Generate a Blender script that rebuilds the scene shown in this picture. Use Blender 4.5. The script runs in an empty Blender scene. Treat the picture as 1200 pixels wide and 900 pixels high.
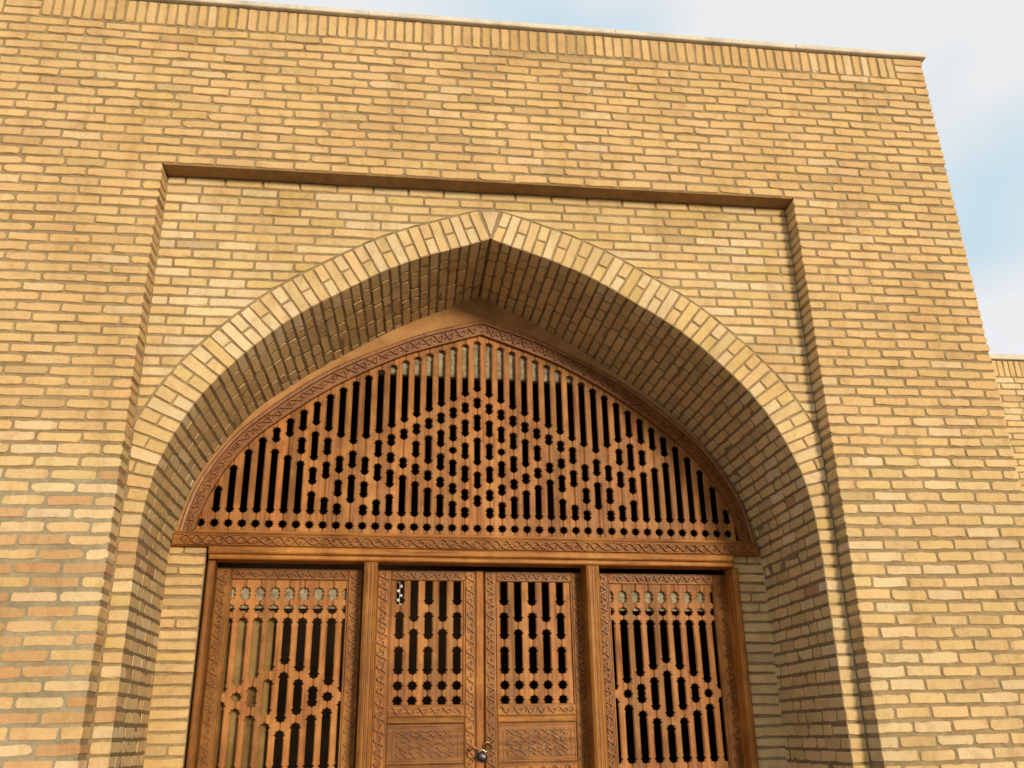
import bpy, math, random
from mathutils import Matrix, Vector

# ------------------------------------------------------------------ camera, sky, sun, exposure
scn = bpy.context.scene
COL = scn.collection
cam_d = bpy.data.cameras.new('camera')
cam = bpy.data.objects.new('camera', cam_d)
COL.objects.link(cam)
cam_d.sensor_fit = 'HORIZONTAL'
cam_d.sensor_width = 36.0
cam_d.lens = 1050.84 / 1200 * 36.0
cam_d.clip_start, cam_d.clip_end = 0.05, 3000
C0 = Vector((-0.65727, -5.55806, 1.55103))
FW = Vector((0.1274858, 0.9222546, 0.3649573))
RT = Vector((0.9915034, -0.1280918, -0.0226583))
UP = Vector((-0.0258513, -0.3647450, 0.9307485))
cam.matrix_world = Matrix(((RT.x, UP.x, -FW.x, C0.x), (RT.y, UP.y, -FW.y, C0.y), (RT.z, UP.z, -FW.z, C0.z), (0, 0, 0, 1)))
scn.camera = cam

SUN_EL, SUN_AZ = math.radians(10.0), math.radians(20.0)      # azimuth to the right of the facade's normal
sun_from = Vector((math.cos(SUN_EL) * math.sin(SUN_AZ), -math.cos(SUN_EL) * math.cos(SUN_AZ), math.sin(SUN_EL)))
sd = bpy.data.lights.new('sun', 'SUN')
sd.energy, sd.angle, sd.color = 3.1, math.radians(11.0), (1.0, 0.83, 0.60)
sun = bpy.data.objects.new('sun', sd)
COL.objects.link(sun)
sun.rotation_euler = sun_from.to_track_quat('Z', 'Y').to_euler()
sun.location = (6, -14, 8)

world = bpy.data.worlds.new('World')
scn.world = world
world.use_nodes = True
wn, wl = world.node_tree.nodes, world.node_tree.links
wn.clear()
w_out = wn.new('ShaderNodeOutputWorld')
w_bg = wn.new('ShaderNodeBackground')
w_sky = wn.new('ShaderNodeTexSky')
w_sky.sky_type = 'NISHITA'
w_sky.sun_disc = False
w_sky.sun_elevation = SUN_EL
w_sky.sun_rotation = math.atan2(sun_from.x, sun_from.y)
w_sky.air_density, w_sky.dust_density, w_sky.ozone_density = 1.0, 0.8, 2.0
w_tc = wn.new('ShaderNodeTexCoord')
w_map = wn.new('ShaderNodeMapping')
w_map.inputs['Scale'].default_value = (1.0, 1.0, 1.6)
w_map.inputs['Location'].default_value = (-1.95, 1.35, -0.96)
w_noise = wn.new('ShaderNodeTexNoise')
w_noise.inputs['Scale'].default_value = 2.0
w_noise.inputs['Detail'].default_value = 3.0
w_noise.inputs['Roughness'].default_value = 0.5
w_ramp = wn.new('ShaderNodeValToRGB')                           # thin bluish veil to bright white cloud, in the sky's own units
w_ramp.color_ramp.elements[0].position, w_ramp.color_ramp.elements[1].position = 0.30, 0.47
w_ramp.color_ramp.elements[0].color = (0.66, 0.86, 0.96, 1)
w_ramp.color_ramp.elements[1].color = (1.0, 1.0, 1.0, 1)
w_gain = wn.new('ShaderNodeVectorMath')
w_gain.operation = 'SCALE'
w_gain.inputs['Scale'].default_value = 5.6
w_mix = wn.new('ShaderNodeMix')
w_mix.data_type = 'RGBA'
w_mix.inputs['Factor'].default_value = 0.88
wl.new(w_tc.outputs['Generated'], w_map.inputs['Vector'])
wl.new(w_map.outputs['Vector'], w_noise.inputs['Vector'])
wl.new(w_noise.outputs['Fac'], w_ramp.inputs['Fac'])
wl.new(w_ramp.outputs['Color'], w_gain.inputs[0])
wl.new(w_gain.outputs['Vector'], w_mix.inputs['B'])
wl.new(w_sky.outputs['Color'], w_mix.inputs['A'])
wl.new(w_mix.outputs['Result'], w_bg.inputs['Color'])
w_bg.inputs['Strength'].default_value = 0.15
wl.new(w_bg.outputs['Background'], w_out.inputs['Surface'])

scn.view_settings.view_transform = 'Standard'
scn.view_settings.look = 'None'
scn.view_settings.exposure = 0.15
scn.view_settings.gamma = 1.0
scn.view_settings.use_curve_mapping = False
scn.render.engine = 'CYCLES'
scn.cycles.max_bounces = 6
scn.cycles.diffuse_bounces = 4

R = random.Random(11)
U = R.uniform

# ------------------------------------------------------------------ materials
def new_mat(name):
    m = bpy.data.materials.new(name)
    m.use_nodes = True
    nt = m.node_tree
    b = nt.nodes['Principled BSDF']
    return m, nt.nodes, nt.links, b

def node(n, typ, **kw):
    x = n.new(typ)
    for k, v in kw.items():
        if k in x.inputs: x.inputs[k].default_value = v
        else: setattr(x, k, v)
    return x

def mixc(n, l, a, b, fac, blend='MIX'):
    x = n.new('ShaderNodeMix'); x.data_type = 'RGBA'; x.blend_type = blend
    for s, v in (('A', a), ('B', b), ('Factor', fac)):
        if hasattr(v, 'is_linked') or hasattr(v, 'links'): l.new(v, x.inputs[s])
        else: x.inputs[s].default_value = v if s == 'Factor' or len(v) == 4 else (*v, 1)
    return x.outputs['Result']

def ramp(n, l, src, p0, p1, c0=(0, 0, 0, 1), c1=(1, 1, 1, 1)):
    r = n.new('ShaderNodeValToRGB')
    r.color_ramp.elements[0].position, r.color_ramp.elements[1].position = p0, p1
    r.color_ramp.elements[0].color, r.color_ramp.elements[1].color = c0, c1
    l.new(src, r.inputs['Fac'])
    return r.outputs['Color']

def noise(n, l, vec, scale, detail=4, rough=0.55, dist=0.0):
    x = node(n, 'ShaderNodeTexNoise', Scale=scale, Detail=detail, Roughness=rough, Distortion=dist)
    l.new(vec, x.inputs['Vector'])
    return x.outputs['Fac']

def brick_material(name, from_object):
    m, n, l, b = new_mat(name)
    geo = n.new('ShaderNodeNewGeometry')
    if from_object:
        col = n.new('ShaderNodeObjectInfo').outputs['Color']
    else:
        a = n.new('ShaderNodeAttribute'); a.attribute_name = 'tint'; col = a.outputs['Color']
    P = geo.outputs['Position']
    fine = noise(n, l, P, 70, 6, 0.65)
    mid = noise(n, l, P, 14, 5, 0.6, 0.4)
    c = mixc(n, l, col, (0.84, 0.82, 0.79), ramp(n, l, fine, 0.42, 0.74), 'MULTIPLY')
    c = mixc(n, l, c, (0.86, 0.82, 0.74), ramp(n, l, noise(n, l, P, 1.3, 3, 0.5), 0.40, 0.68), 'MULTIPLY')      # broad weathering
    c = mixc(n, l, c, (0.78, 0.72, 0.66), ramp(n, l, noise(n, l, P, 7.0, 5, 0.7, 0.8), 0.52, 0.75), 'MULTIPLY')
    c = mixc(n, l, c, (0.36, 0.29, 0.17), ramp(n, l, mid, 0.58, 0.80, c1=(0.55, 0.55, 0.55, 1)))       # smeared mortar
    c = mixc(n, l, c, (0.66, 0.54, 0.35), ramp(n, l, noise(n, l, P, 23, 5, 0.7), 0.60, 0.82, c1=(0.45, 0.45, 0.45, 1)))  # lime bloom
    mp = n.new('ShaderNodeMapping'); mp.inputs['Scale'].default_value = (5.0, 5.0, 0.5)
    l.new(P, mp.inputs['Vector'])
    c = mixc(n, l, c, (0.80, 0.76, 0.70), ramp(n, l, noise(n, l, mp.outputs['Vector'], 1.0, 5, 0.65), 0.52, 0.74), 'MULTIPLY')    # rain streaks
    pit = ramp(n, l, noise(n, l, P, 150, 2, 0.5), 0.26, 0.34, c0=(0.66, 0.60, 0.52, 1), c1=(1, 1, 1, 1))
    c = mixc(n, l, c, pit, 1.0, 'MULTIPLY')
    l.new(c, b.inputs['Base Color'])
    b.inputs['Roughness'].default_value = 0.92
    b.inputs['Specular IOR Level'].default_value = 0.25
    bp = node(n, 'ShaderNodeBump', Strength=0.40, Distance=0.003)
    l.new(fine, bp.inputs['Height'])
    bp2 = node(n, 'ShaderNodeBump', Strength=0.5, Distance=0.01)
    l.new(noise(n, l, P, 28, 4, 0.6), bp2.inputs['Height'])
    l.new(bp.outputs['Normal'], bp2.inputs['Normal'])
    l.new(bp2.outputs['Normal'], b.inputs['Normal'])
    return m

M_BRICK = brick_material('fired_brick', True)
M_BRICKS = brick_material('fired_brick_mass', False)

def speckle(name, c0, c1, s=30, rough=0.95, bump=0.6, s2=4.0, dist=0.006):
    m, n, l, b = new_mat(name)
    P = n.new('ShaderNodeNewGeometry').outputs['Position']
    f1, f2 = noise(n, l, P, s, 6, 0.65), noise(n, l, P, s2, 4, 0.6)
    c = mixc(n, l, c0, c1, ramp(n, l, f1, 0.35, 0.68))
    c = mixc(n, l, c, (0.72, 0.72, 0.70), ramp(n, l, f2, 0.42, 0.7), 'MULTIPLY')
    l.new(c, b.inputs['Base Color'])
    b.inputs['Roughness'].default_value = rough
    b.inputs['Specular IOR Level'].default_value = 0.2
    bp = node(n, 'ShaderNodeBump', Strength=bump, Distance=dist)
    l.new(noise(n, l, P, s * 1.7, 5, 0.7), bp.inputs['Height'])
    l.new(bp.outputs['Normal'], b.inputs['Normal'])
    return m

M_MORTAR = speckle('clay_mortar', (0.265, 0.188, 0.095), (0.36, 0.268, 0.150), 45, bump=0.8)
M_MORTARD = speckle('shade_toned_mortar', (0.19, 0.132, 0.066), (0.26, 0.188, 0.100), 45, bump=0.8)  # darker copy of the clay mortar: shade of the soffit joints painted in
M_COPING = speckle('pale_cement', (0.56, 0.50, 0.40), (0.66, 0.60, 0.49), 22, 0.8, 0.3)
M_PLASTER = speckle('clay_plaster', (0.36, 0.185, 0.070), (0.46, 0.255, 0.105), 9, 0.9, 0.7, 2.5)
M_GROUND = speckle('pale_paving', (0.28, 0.24, 0.18), (0.37, 0.32, 0.25), 12, 0.95, 0.5)
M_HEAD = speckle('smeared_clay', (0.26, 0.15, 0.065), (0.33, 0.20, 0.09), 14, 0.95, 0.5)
M_REPAIR = speckle('grey_repair_mortar', (0.27, 0.22, 0.135), (0.36, 0.30, 0.19), 30, 0.95, 0.8)
M_JOINT = speckle('dark_joint', (0.16, 0.13, 0.09), (0.22, 0.18, 0.13), 20)
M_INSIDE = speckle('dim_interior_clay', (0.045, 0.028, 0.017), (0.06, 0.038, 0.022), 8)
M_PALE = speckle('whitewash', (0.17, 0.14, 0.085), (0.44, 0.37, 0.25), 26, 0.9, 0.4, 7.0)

def wood_material(name, c_dark, c_mid, c_light, axis, rough=0.5, scale=1.0, spec=0.20):
    m, n, l, b = new_mat(name)
    P = n.new('ShaderNodeTexCoord').outputs['Object']
    oi = n.new('ShaderNodeObjectInfo')
    mp = n.new('ShaderNodeMapping')
    s = [38 * scale] * 3; s[axis] = 2.2 * scale
    mp.inputs['Scale'].default_value = s
    l.new(P, mp.inputs['Vector'])
    off = n.new('ShaderNodeVectorMath'); off.operation = 'SCALE'
    off.inputs[0].default_value = (7.0, 13.0, 9.0)
    l.new(oi.outputs['Random'], off.inputs['Scale'])
    l.new(off.outputs['Vector'], mp.inputs['Location'])
    V = mp.outputs['Vector']
    g = noise(n, l, V, 1.0, 6, 0.62, 0.6)
    big = noise(n, l, P, 3.0, 3, 0.6)
    c = mixc(n, l, c_dark, c_mid, ramp(n, l, g, 0.30, 0.56))
    c = mixc(n, l, c, c_light, ramp(n, l, big, 0.46, 0.72, c1=(0.6, 0.6, 0.6, 1)))
    dirt = ramp(n, l, noise(n, l, P, 9.0, 6, 0.7, 0.5), 0.44, 0.72, c1=(0.42, 0.42, 0.42, 1))
    c = mixc(n, l, c, (0.075, 0.030, 0.010), dirt)
    knot = ramp(n, l, noise(n, l, V, 3.5, 3, 0.6), 0.60, 0.72, c1=(0.4, 0.4, 0.4, 1))
    c = mixc(n, l, c, c_dark, knot)
    hue = n.new('ShaderNodeHueSaturation')
    mr = node(n, 'ShaderNodeMapRange'); mr.inputs['To Min'].default_value = 0.72; mr.inputs['To Max'].default_value = 1.22
    l.new(oi.outputs['Random'], mr.inputs['Value'])
    mh = node(n, 'ShaderNodeMapRange'); mh.inputs['To Min'].default_value = 0.4965; mh.inputs['To Max'].default_value = 0.5045
    wn_ = n.new('ShaderNodeTexWhiteNoise'); wn_.noise_dimensions = '1D'
    l.new(oi.outputs['Random'], wn_.inputs['W']); l.new(wn_.outputs['Value'], mh.inputs['Value'])
    l.new(mh.outputs['Result'], hue.inputs['Hue'])
    l.new(mr.outputs['Result'], hue.inputs['Value'])
    l.new(c, hue.inputs['Color'])
    l.new(hue.outputs['Color'], b.inputs['Base Color'])
    l.new(ramp(n, l, g, 0.3, 0.7, (rough + .12,) * 3 + (1,), (rough - .06,) * 3 + (1,)), b.inputs['Roughness'])
    bp = node(n, 'ShaderNodeBump', Strength=0.35, Distance=0.003)
    l.new(g, bp.inputs['Height'])
    l.new(bp.outputs['Normal'], b.inputs['Normal'])
    b.inputs['Specular IOR Level'].default_value = spec
    return m

WD, WM, WL = (0.145, 0.048, 0.009), (0.310, 0.118, 0.020), (0.45, 0.205, 0.044)
M_WOODV = wood_material('oiled_wood_upright', WD, WM, WL, 2, 0.5)
M_WOODH = wood_material('oiled_wood_across', WD, WM, WL, 0, 0.5)
M_SLAT = wood_material('lattice_wood', (0.160, 0.056, 0.014), (0.330, 0.130, 0.031), (0.47, 0.220, 0.068), 2, 0.5)
M_CARVE = wood_material('carved_wood', (0.12, 0.036, 0.007), (0.28, 0.100, 0.015), (0.43, 0.185, 0.034), 2, 0.40, 1.6, 0.38)

M_SHUT = wood_material('weathered_shutter', (0.13, 0.07, 0.018), (0.32, 0.19, 0.055), (0.50, 0.33, 0.12), 2, 0.6, 0.7)

def plain(name, col, rough=0.5, metal=0.0):
    m, n, l, b = new_mat(name)
    P = n.new('ShaderNodeTexCoord').outputs['Object']
    f = noise(n, l, P, 60, 4, 0.6)
    l.new(mixc(n, l, tuple(x * 0.75 for x in col), col, ramp(n, l, f, 0.35, 0.65)), b.inputs['Base Color'])
    b.inputs['Roughness'].default_value = rough
    b.inputs['Metallic'].default_value = metal
    return m

M_IRON = plain('blackened_steel', (0.030, 0.030, 0.034), 0.32, 0.7)
M_BRASS = plain('worn_brass', (0.42, 0.24, 0.09), 0.38, 0.9)
M_BEAD = plain('white_beads', (0.80, 0.80, 0.78), 0.35)

# ------------------------------------------------------------------ object helpers
def link(o, parent=None):
    COL.objects.link(o)
    if parent is not None: o.parent = parent
    return o

def mesh_obj(name, verts, faces, mat, parent=None, smooth=False):
    me = bpy.data.meshes.new(name)
    me.from_pydata([tuple(v) for v in verts], [], faces)
    me.materials.append(mat)
    if smooth:
        me.polygons.foreach_set('use_smooth', [True] * len(me.polygons))
    me.update()
    return link(bpy.data.objects.new(name, me), parent)

def empty(name, loc=(0, 0, 0), parent=None):
    o = bpy.data.objects.new(name, None)
    o.empty_display_size = 0.2
    link(o, parent)
    o.location = loc
    return o

def tag(o, label, cat, group=None):
    o['label'] = label; o['category'] = cat
    if group: o['group'] = group
    return o

BOXF = [(0, 1, 2, 3), (7, 6, 5, 4), (0, 4, 5, 1), (1, 5, 6, 2), (2, 6, 7, 3), (3, 7, 4, 0)]
def box_vf(x0, x1, y0, y1, z0, z1):
    return ([(x0, y0, z0), (x1, y0, z0), (x1, y0, z1), (x0, y0, z1), (x0, y1, z0), (x1, y1, z0), (x1, y1, z1), (x0, y1, z1)], list(BOXF))

class MB:
    def __init__(s): s.v, s.f = [], []
    def add(s, v, f):
        o = len(s.v); s.v += v; s.f += [tuple(i + o for i in q) for q in f]; return s
    def box(s, *a): return s.add(*box_vf(*a))
    def bbox(s, x0, x1, y0, y1, z0, z1, b=0.006):
        # box whose front (low y) edges are chamfered
        a = [(x0 + b, y0, z0 + b), (x1 - b, y0, z0 + b), (x1 - b, y0, z1 - b), (x0 + b, y0, z1 - b)]
        c = [(x0, y0 + b, z0), (x1, y0 + b, z0), (x1, y0 + b, z1), (x0, y0 + b, z1)]
        d = [(x0, y1, z0), (x1, y1, z0), (x1, y1, z1), (x0, y1, z1)]
        f = [(0, 1, 2, 3), (11, 10, 9, 8)]
        for k in range(4):
            j = (k + 1) % 4
            f += [(k, 4 + k, 4 + j, j), (4 + k, 8 + k, 8 + j, 4 + j)]
        return s.add(a + c + d, f)
    def sweep(s, path, prof):
        # path: [(point xz, normal xz)], prof: [(fraction along normal in metres, y)] -> open strip swept along the path
        n = len(prof); v, f = [], []
        for (p, q) in path:
            for (a, y) in prof: v.append((p[0] + q[0] * a, y, p[1] + q[1] * a))
        for i in range(len(path) - 1):
            for k in range(n - 1):
                f.append((i * n + k, i * n + k + 1, (i + 1) * n + k + 1, (i + 1) * n + k))
        return s.add(v, f)
    def ribbon(s, pts, w, h, y):
        # a raised half-round bead along pts (xz), standing proud of y by h
        v, f = [], []
        m = len(pts)
        for i, p in enumerate(pts):
            a, b = pts[max(i - 1, 0)], pts[min(i + 1, m - 1)]
            dx, dz = b[0] - a[0], b[1] - a[1]
            L = math.hypot(dx, dz) or 1.0
            nx, nz = -dz / L * w / 2, dx / L * w / 2
            v += [(p[0] - nx, y, p[1] - nz), (p[0] - nx * .55, y - h, p[1] - nz * .55), (p[0] + nx * .55, y - h, p[1] + nz * .55), (p[0] + nx, y, p[1] + nz)]
        for i in range(m - 1):
            for k in range(3):
                f.append((4 * i + k, 4 * i + k + 1, 4 * i + 4 + k + 1, 4 * i + 4 + k))
        return s.add(v, f)
    def build(s, name, mat, parent=None, smooth=False): return mesh_obj(name, s.v, s.f, mat, parent, smooth)

# ------------------------------------------------------------------ bricks
def outline(poly, rng, cut=0.010, jit=0.0022):
    """poly: convex CCW (u, v) corners -> worn outline with clipped corners and wavering edges"""
    out, n = [], len(poly)
    for i in range(n):
        p, a, b = poly[i], poly[i - 1], poly[(i + 1) % n]
        la, lb = math.dist(p, a), math.dist(p, b)
        ca, cb = min(cut * rng.uniform(.3, 1.3), la * .3), min(cut * rng.uniform(.3, 1.3), lb * .3)
        out.append((p[0] + (a[0] - p[0]) * ca / la, p[1] + (a[1] - p[1]) * ca / la))
        out.append((p[0] + (b[0] - p[0]) * cb / lb, p[1] + (b[1] - p[1]) * cb / lb))
        k = 3 if lb > 0.16 else (1 if lb > 0.09 else 0)
        for j in range(k):
            t = (j + 1) / (k + 1) + rng.uniform(-.08, .08)
            out.append((p[0] + (b[0] - p[0]) * t, p[1] + (b[1] - p[1]) * t))
    return [(x + rng.uniform(-jit, jit), y + rng.uniform(-jit, jit)) for x, y in out]

def brick_vf(poly, depth, rng, cut=0.010, jit=0.0022, bev=0.0045):
    o = outline(poly, rng, cut, jit)
    n = len(o)
    chip = rng.randrange(n) if rng.random() < .28 else -1
    cx, cy = sum(p[0] for p in o) / n, sum(p[1] for p in o) / n
    w = max(abs(p[0] - cx) for p in o); h = max(abs(p[1] - cy) for p in o)
    sx, sy = max(0.5, 1 - bev / max(w, .01)), max(0.5, 1 - bev / max(h, .01))
    tu, tv = rng.uniform(-.0022, .0022) / max(w, .01), rng.uniform(-.0016, .0016) / max(h, .01)
    v = []
    for (x, y) in o:
        v.append((cx + (x - cx) * sx, (x - cx) * tu + (y - cy) * tv + rng.uniform(-.0007, .0007), cy + (y - cy) * sy))
    if chip >= 0:
        x, y, z = v[chip]; v[chip] = (x + (cx - x) * min(.10, .010 / max(w, .02)), y + .0015, z + (cy - z) * rng.uniform(.12, .35))
    for (x, y) in o: v.append((x, 0.006 + rng.uniform(-.0015, .0015), y))
    for (x, y) in o: v.append((x, depth, y))
    f = [tuple(range(n))]
    for k in range(n):
        j = (k + 1) % n
        f += [(k, n + k, n + j, j), (n + k, 2 * n + k, 2 * n + j, n + j)]
    return v, f

def rect(w, h): return [(-w / 2, -h / 2), (w / 2, -h / 2), (w / 2, h / 2), (-w / 2, h / 2)]

RV = random.Random(5)
BL, BH = 0.25, 0.0625
def mk_variants(w, depth, n, tagname):
    r = []
    for i in range(n):
        v, f = brick_vf(rect(w, BH), depth, RV, cut=RV.choice((.007, .011, .018)), jit=RV.choice((.0022, .0032, .0046)))
        me = bpy.data.meshes.new(tagname)
        me.from_pydata(v, [], f); me.materials.append(M_BRICK); me.update()
        r.append((w, me, v, f))
    return r
VAR = {'full': mk_variants(BL, .07, 34, 'brick'), 'half': mk_variants(.12, .07, 22, 'brick'),
       'fulld': mk_variants(BL, .155, 12, 'brick'), 'halfd': mk_variants(.12, .155, 12, 'brick')}

# colours of the bricks themselves (several firings)
BUFF = [(.605, .432, .215), (.615, .437, .217), (.600, .433, .222), (.62, .445, .225)]
PALE = [(.64, .49, .29), (.655, .505, .295)]
OCHRE = [(.585, .42, .185), (.595, .43, .19)]
PINK = [(.615, .435, .212), (.61, .437, .22)]
BROWN = [(.53, .37, .185), (.51, .37, .19)]
ORANGE = [(.51, .315, .150), (.54, .345, .170), (.49, .315, .160)]
RED = [(.44, .25, .13)]
def tint(kind, rng, x=0, z=5):
    if kind == 'old':      # patch of reused bricks low on the left of the facade
        w = [(BUFF, .20), (PALE, .20), (PINK, .24), (ORANGE, .34), (BROWN, .02)]
    elif kind == 'low':
        w = [(BUFF, .62), (PALE, .26), (PINK, .06), (BROWN, .06)]
    elif kind == 'panel':
        w = [(BUFF, .50), (PALE, .22), (OCHRE, .12), (PINK, .12), (BROWN, .04)]
    elif kind == 'arch':
        w = [(BUFF, .42), (PALE, .30), (OCHRE, .14), (PINK, .14)]
    elif kind == 'jamb':
        w = [(BUFF, .52), (PALE, .14), (BROWN, .15), (PINK, .17), (RED, .02)]
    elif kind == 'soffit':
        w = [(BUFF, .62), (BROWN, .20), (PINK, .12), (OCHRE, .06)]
    elif kind == 'pier':
        w = [(BUFF, .55), (OCHRE, .25), (BROWN, .20)]
    else:
        w = [(BUFF, .82), (PALE, .05), (PINK, .05), (OCHRE, .04), (BROWN, .04)]
    t = rng.random(); acc = 0
    for s, p in w:
        acc += p
        if t <= acc: break
    c = rng.choice(s)
    g = rng.uniform(.95, 1.05)
    c = (c[0] * 1.02, c[1] * 1.005, c[2] * 1.0)
    if kind == '': c = (c[0] * .98, c[1] * .955, c[2] * .92)
    if kind in ('low', 'arch', 'panel', 'jamb'): c = (c[0] * .985, c[1] * 1.015, c[2] * 1.01)
    if kind == 'soffit': c = (c[0] * .95, c[1] * .94, c[2] * .93)      # darker and browner: shade under the arch put into the tint
    return (min(c[0] * g * rng.uniform(.98, 1.02), 1), min(c[1] * g * rng.uniform(.98, 1.02), 1), min(c[2] * g * rng.uniform(.95, 1.05), 1), 1.0)

class Mass:
    """bricks past the limit: real geometry joined into one part of kind stuff"""
    def __init__(s): s.v, s.f, s.c = [], [], []
    def add(s, v, f, M, col):
        o = len(s.v)
        s.v += [tuple(M @ Vector(p)) for p in v]
        s.f += [tuple(i + o for i in q) for q in f]
        s.c += [col] * len(v)
    def build(s, name, parent):
        if not s.v: return
        o = mesh_obj(name, s.v, s.f, M_BRICKS, parent)
        a = o.data.color_attributes.new('tint', 'FLOAT_COLOR', 'POINT')
        a.data.foreach_set('color', [x for c in s.c for x in c])
        o['kind'] = 'stuff'
        return o

def basis(o, u, w, v):
    return Matrix(((u.x, w.x, v.x, o.x), (u.y, w.y, v.y, o.y), (u.z, w.z, v.z, o.z), (0, 0, 0, 1)))

class Brickwork:
    """collects bricks as (size on the picture, ...) and makes the largest LIMIT objects, the rest a mass"""
    def __init__(s, parent, name='brick', limit=300, off=None): s.parent, s.name, s.limit, s.items, s.off = parent, name, limit, [], off or Matrix()
    def std(s, M, w, h, col, deep=False):
        kind = ('full' if w > .17 else 'half') + ('d' if deep else '')
        s.items.append(('s', M, w, h, col, R.choice(VAR[kind]), R.choice((1, -1))))
    def poly(s, M, poly, depth, col, shear=None, **kw):
        v, f = brick_vf(poly, depth, R, **kw)
        if shear: v = [(a + shear[0] * w, w, c + shear[1] * w) for a, w, c in v]
        s.items.append(('p', M, (v, f), col))
    def weight(s, it):
        M = it[1]
        p = Vector((M[0][3], M[1][3], M[2][3])) - C0
        d = p.dot(FW)
        px, pz = p.dot(RT) / d, p.dot(UP) / d
        if d < .5 or abs(px) > .60 or abs(pz) > .45: return -1 - abs(px) - abs(pz)
        n = Vector((M[0][1], M[1][1], M[2][1])).normalized()
        area = it[2] * it[3] if it[0] == 's' else .008
        return area * max(n.dot(p.normalized()), .02) / d ** 2
    def build(s):
        its = sorted(s.items, key=s.weight, reverse=True)
        mass = Mass()
        for i, it in enumerate(its):
            own = i < s.limit and s.weight(it) > 0
            if it[0] == 's':
                _, M, w, h, col, (w0, me, v, f), flip = it
                M = s.off @ M
                M2 = M @ Matrix.Diagonal((w / w0 * flip, 1, h / BH * 1, 1))
                if flip < 0: M2 = M @ Matrix.Rotation(math.pi, 4, 'Y') @ Matrix.Diagonal((w / w0, 1, h / BH, 1))
                if own:
                    o = bpy.data.objects.new(s.name, me)
                    link(o, s.parent); o.matrix_local = M2; o.color = col
                else: mass.add(v, f, M2, col)
            else:
                _, M, (v, f), col = it
                M = s.off @ M
                if own:
                    o = mesh_obj(s.name, v, f, M_BRICK, s.parent)
                    o.matrix_local = M; o.color = col
                else: mass.add(v, f, M, col)
        mass.build(s.name + '_mass', s.parent)

XU, YW, ZV = Vector((1, 0, 0)), Vector((0, 1, 0)), Vector((0, 0, 1))
def at(x, y, z, a=0.0):
    return Matrix.Translation((x, y, z)) @ Matrix.Rotation(a, 4, 'Y')

def split_row(x0, x1, first_half, last_half, rng, L=.25, J=.0140):
    """brick spans for one course between two ends"""
    spans, a, b = [], x0, x1
    if first_half is not None:
        w = (.115 if first_half else .235) + rng.uniform(-.008, .008)
        spans.append((a, a + w)); a += w + J
    end = None
    if last_half is not None:
        w = (.115 if last_half else .235) + rng.uniform(-.008, .008)
        end = (b - w, b); b -= w + J
    n = max(1, round((b - a + J) / (L + J)))
    if b - a > .05:
        ws = [1 + rng.uniform(-.05, .05) for _ in range(n)]
        t = (b - a - J * (n - 1)) / sum(ws)
        for q in ws:
            spans.append((a, a + q * t)); a += q * t + J
    if end: spans.append(end)
    return spans

# course levels: z of the joint lines, from the top of the recess downwards and upwards
ZT, WREC = 5.352, 2.325
D1 = 0.15
XR, XL = 3.675, -4.45
rows = []          # (z_low, z_high)
z = ZT
k = 0
while z > -0.02:
    c = (.0738 if k < 28 else .0812) + U(-.0012, .0012)
    rows.append((z - c, z)); z -= c; k += 1
up_rows = []
z = ZT
for i in range(16):
    up_rows.append((z, z + .0764)); z += .0764
ZSOL = z           # 6.574
SOLH = .222
ZTOP = ZSOL + SOLH
def wav(x, z): return .0045 * math.sin(x * 1.7 + z * 2.3) + .003 * math.sin(x * 4.1 + z * 5.0)

# ------------------------------------------------------------------ ground
g = mesh_obj('ground', [(-600, -600, 0), (600, -600, 0), (600, 600, 0), (-600, 600, 0)], [(0, 1, 2, 3)], M_GROUND)
g['kind'] = 'structure'

# ------------------------------------------------------------------ the gateway building
B = empty('gateway_building', (0, 0, 0))
tag(B, 'yellow brick gateway front with a tall pointed arch niche under a pale coping', 'building')

# pointed arch curve (right half), x > 0: z up to the apex
KN = [(2.205, 2.30), (2.205, 2.62), (2.196, 2.90), (2.158, 3.15), (2.075, 3.39), (1.945, 3.645), (1.765, 3.885), (1.43, 4.215), (1.07, 4.465), (.62, 4.722), (0.0, 4.952)]
def catmull(P, n=14):
    out = []
    Q = [(2 * P[0][0] - P[1][0], 2 * P[0][1] - P[1][1])] + P + [(2 * P[-1][0] - P[-2][0], 2 * P[-1][1] - P[-2][1])]
    for i in range(1, len(Q) - 2):
        p0, p1, p2, p3 = Q[i - 1], Q[i], Q[i + 1], Q[i + 2]
        for j in range(n):
            t = j / n
            out.append(tuple(.5 * (2 * p1[c] + (p2[c] - p0[c]) * t + (2 * p0[c] - 5 * p1[c] + 4 * p2[c] - p3[c]) * t * t + (3 * p1[c] - p0[c] - 3 * p2[c] + p3[c]) * t ** 3) for c in (0, 1)))
    out.append(P[-1])
    return out
class Curve2:
    def __init__(s, pts):
        s.p = pts; s.s = [0]
        for a, b in zip(pts, pts[1:]): s.s.append(s.s[-1] + math.dist(a, b))
        s.L = s.s[-1]
    def at(s, q):
        q = min(max(q, 0), s.L)
        lo, hi = 0, len(s.s) - 1
        while hi - lo > 1:
            m = (lo + hi) // 2
            if s.s[m] <= q: lo = m
            else: hi = m
        t = (q - s.s[lo]) / max(s.s[hi] - s.s[lo], 1e-9)
        a, b = s.p[lo], s.p[hi]
        return (a[0] + (b[0] - a[0]) * t, a[1] + (b[1] - a[1]) * t)
    def tangent(s, q, e=.03):
        a, b = s.at(q - e), s.at(q + e)
        L = math.dist(a, b)
        return ((b[0] - a[0]) / L, (b[1] - a[1]) / L)
    def normal(s, q):        # to the right of travel: away from the opening for the right-hand branch
        t = s.tangent(q)
        return (t[1], -t[0])
ARC = Curve2(catmull(KN))
Z0A = KN[0][1]
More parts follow.
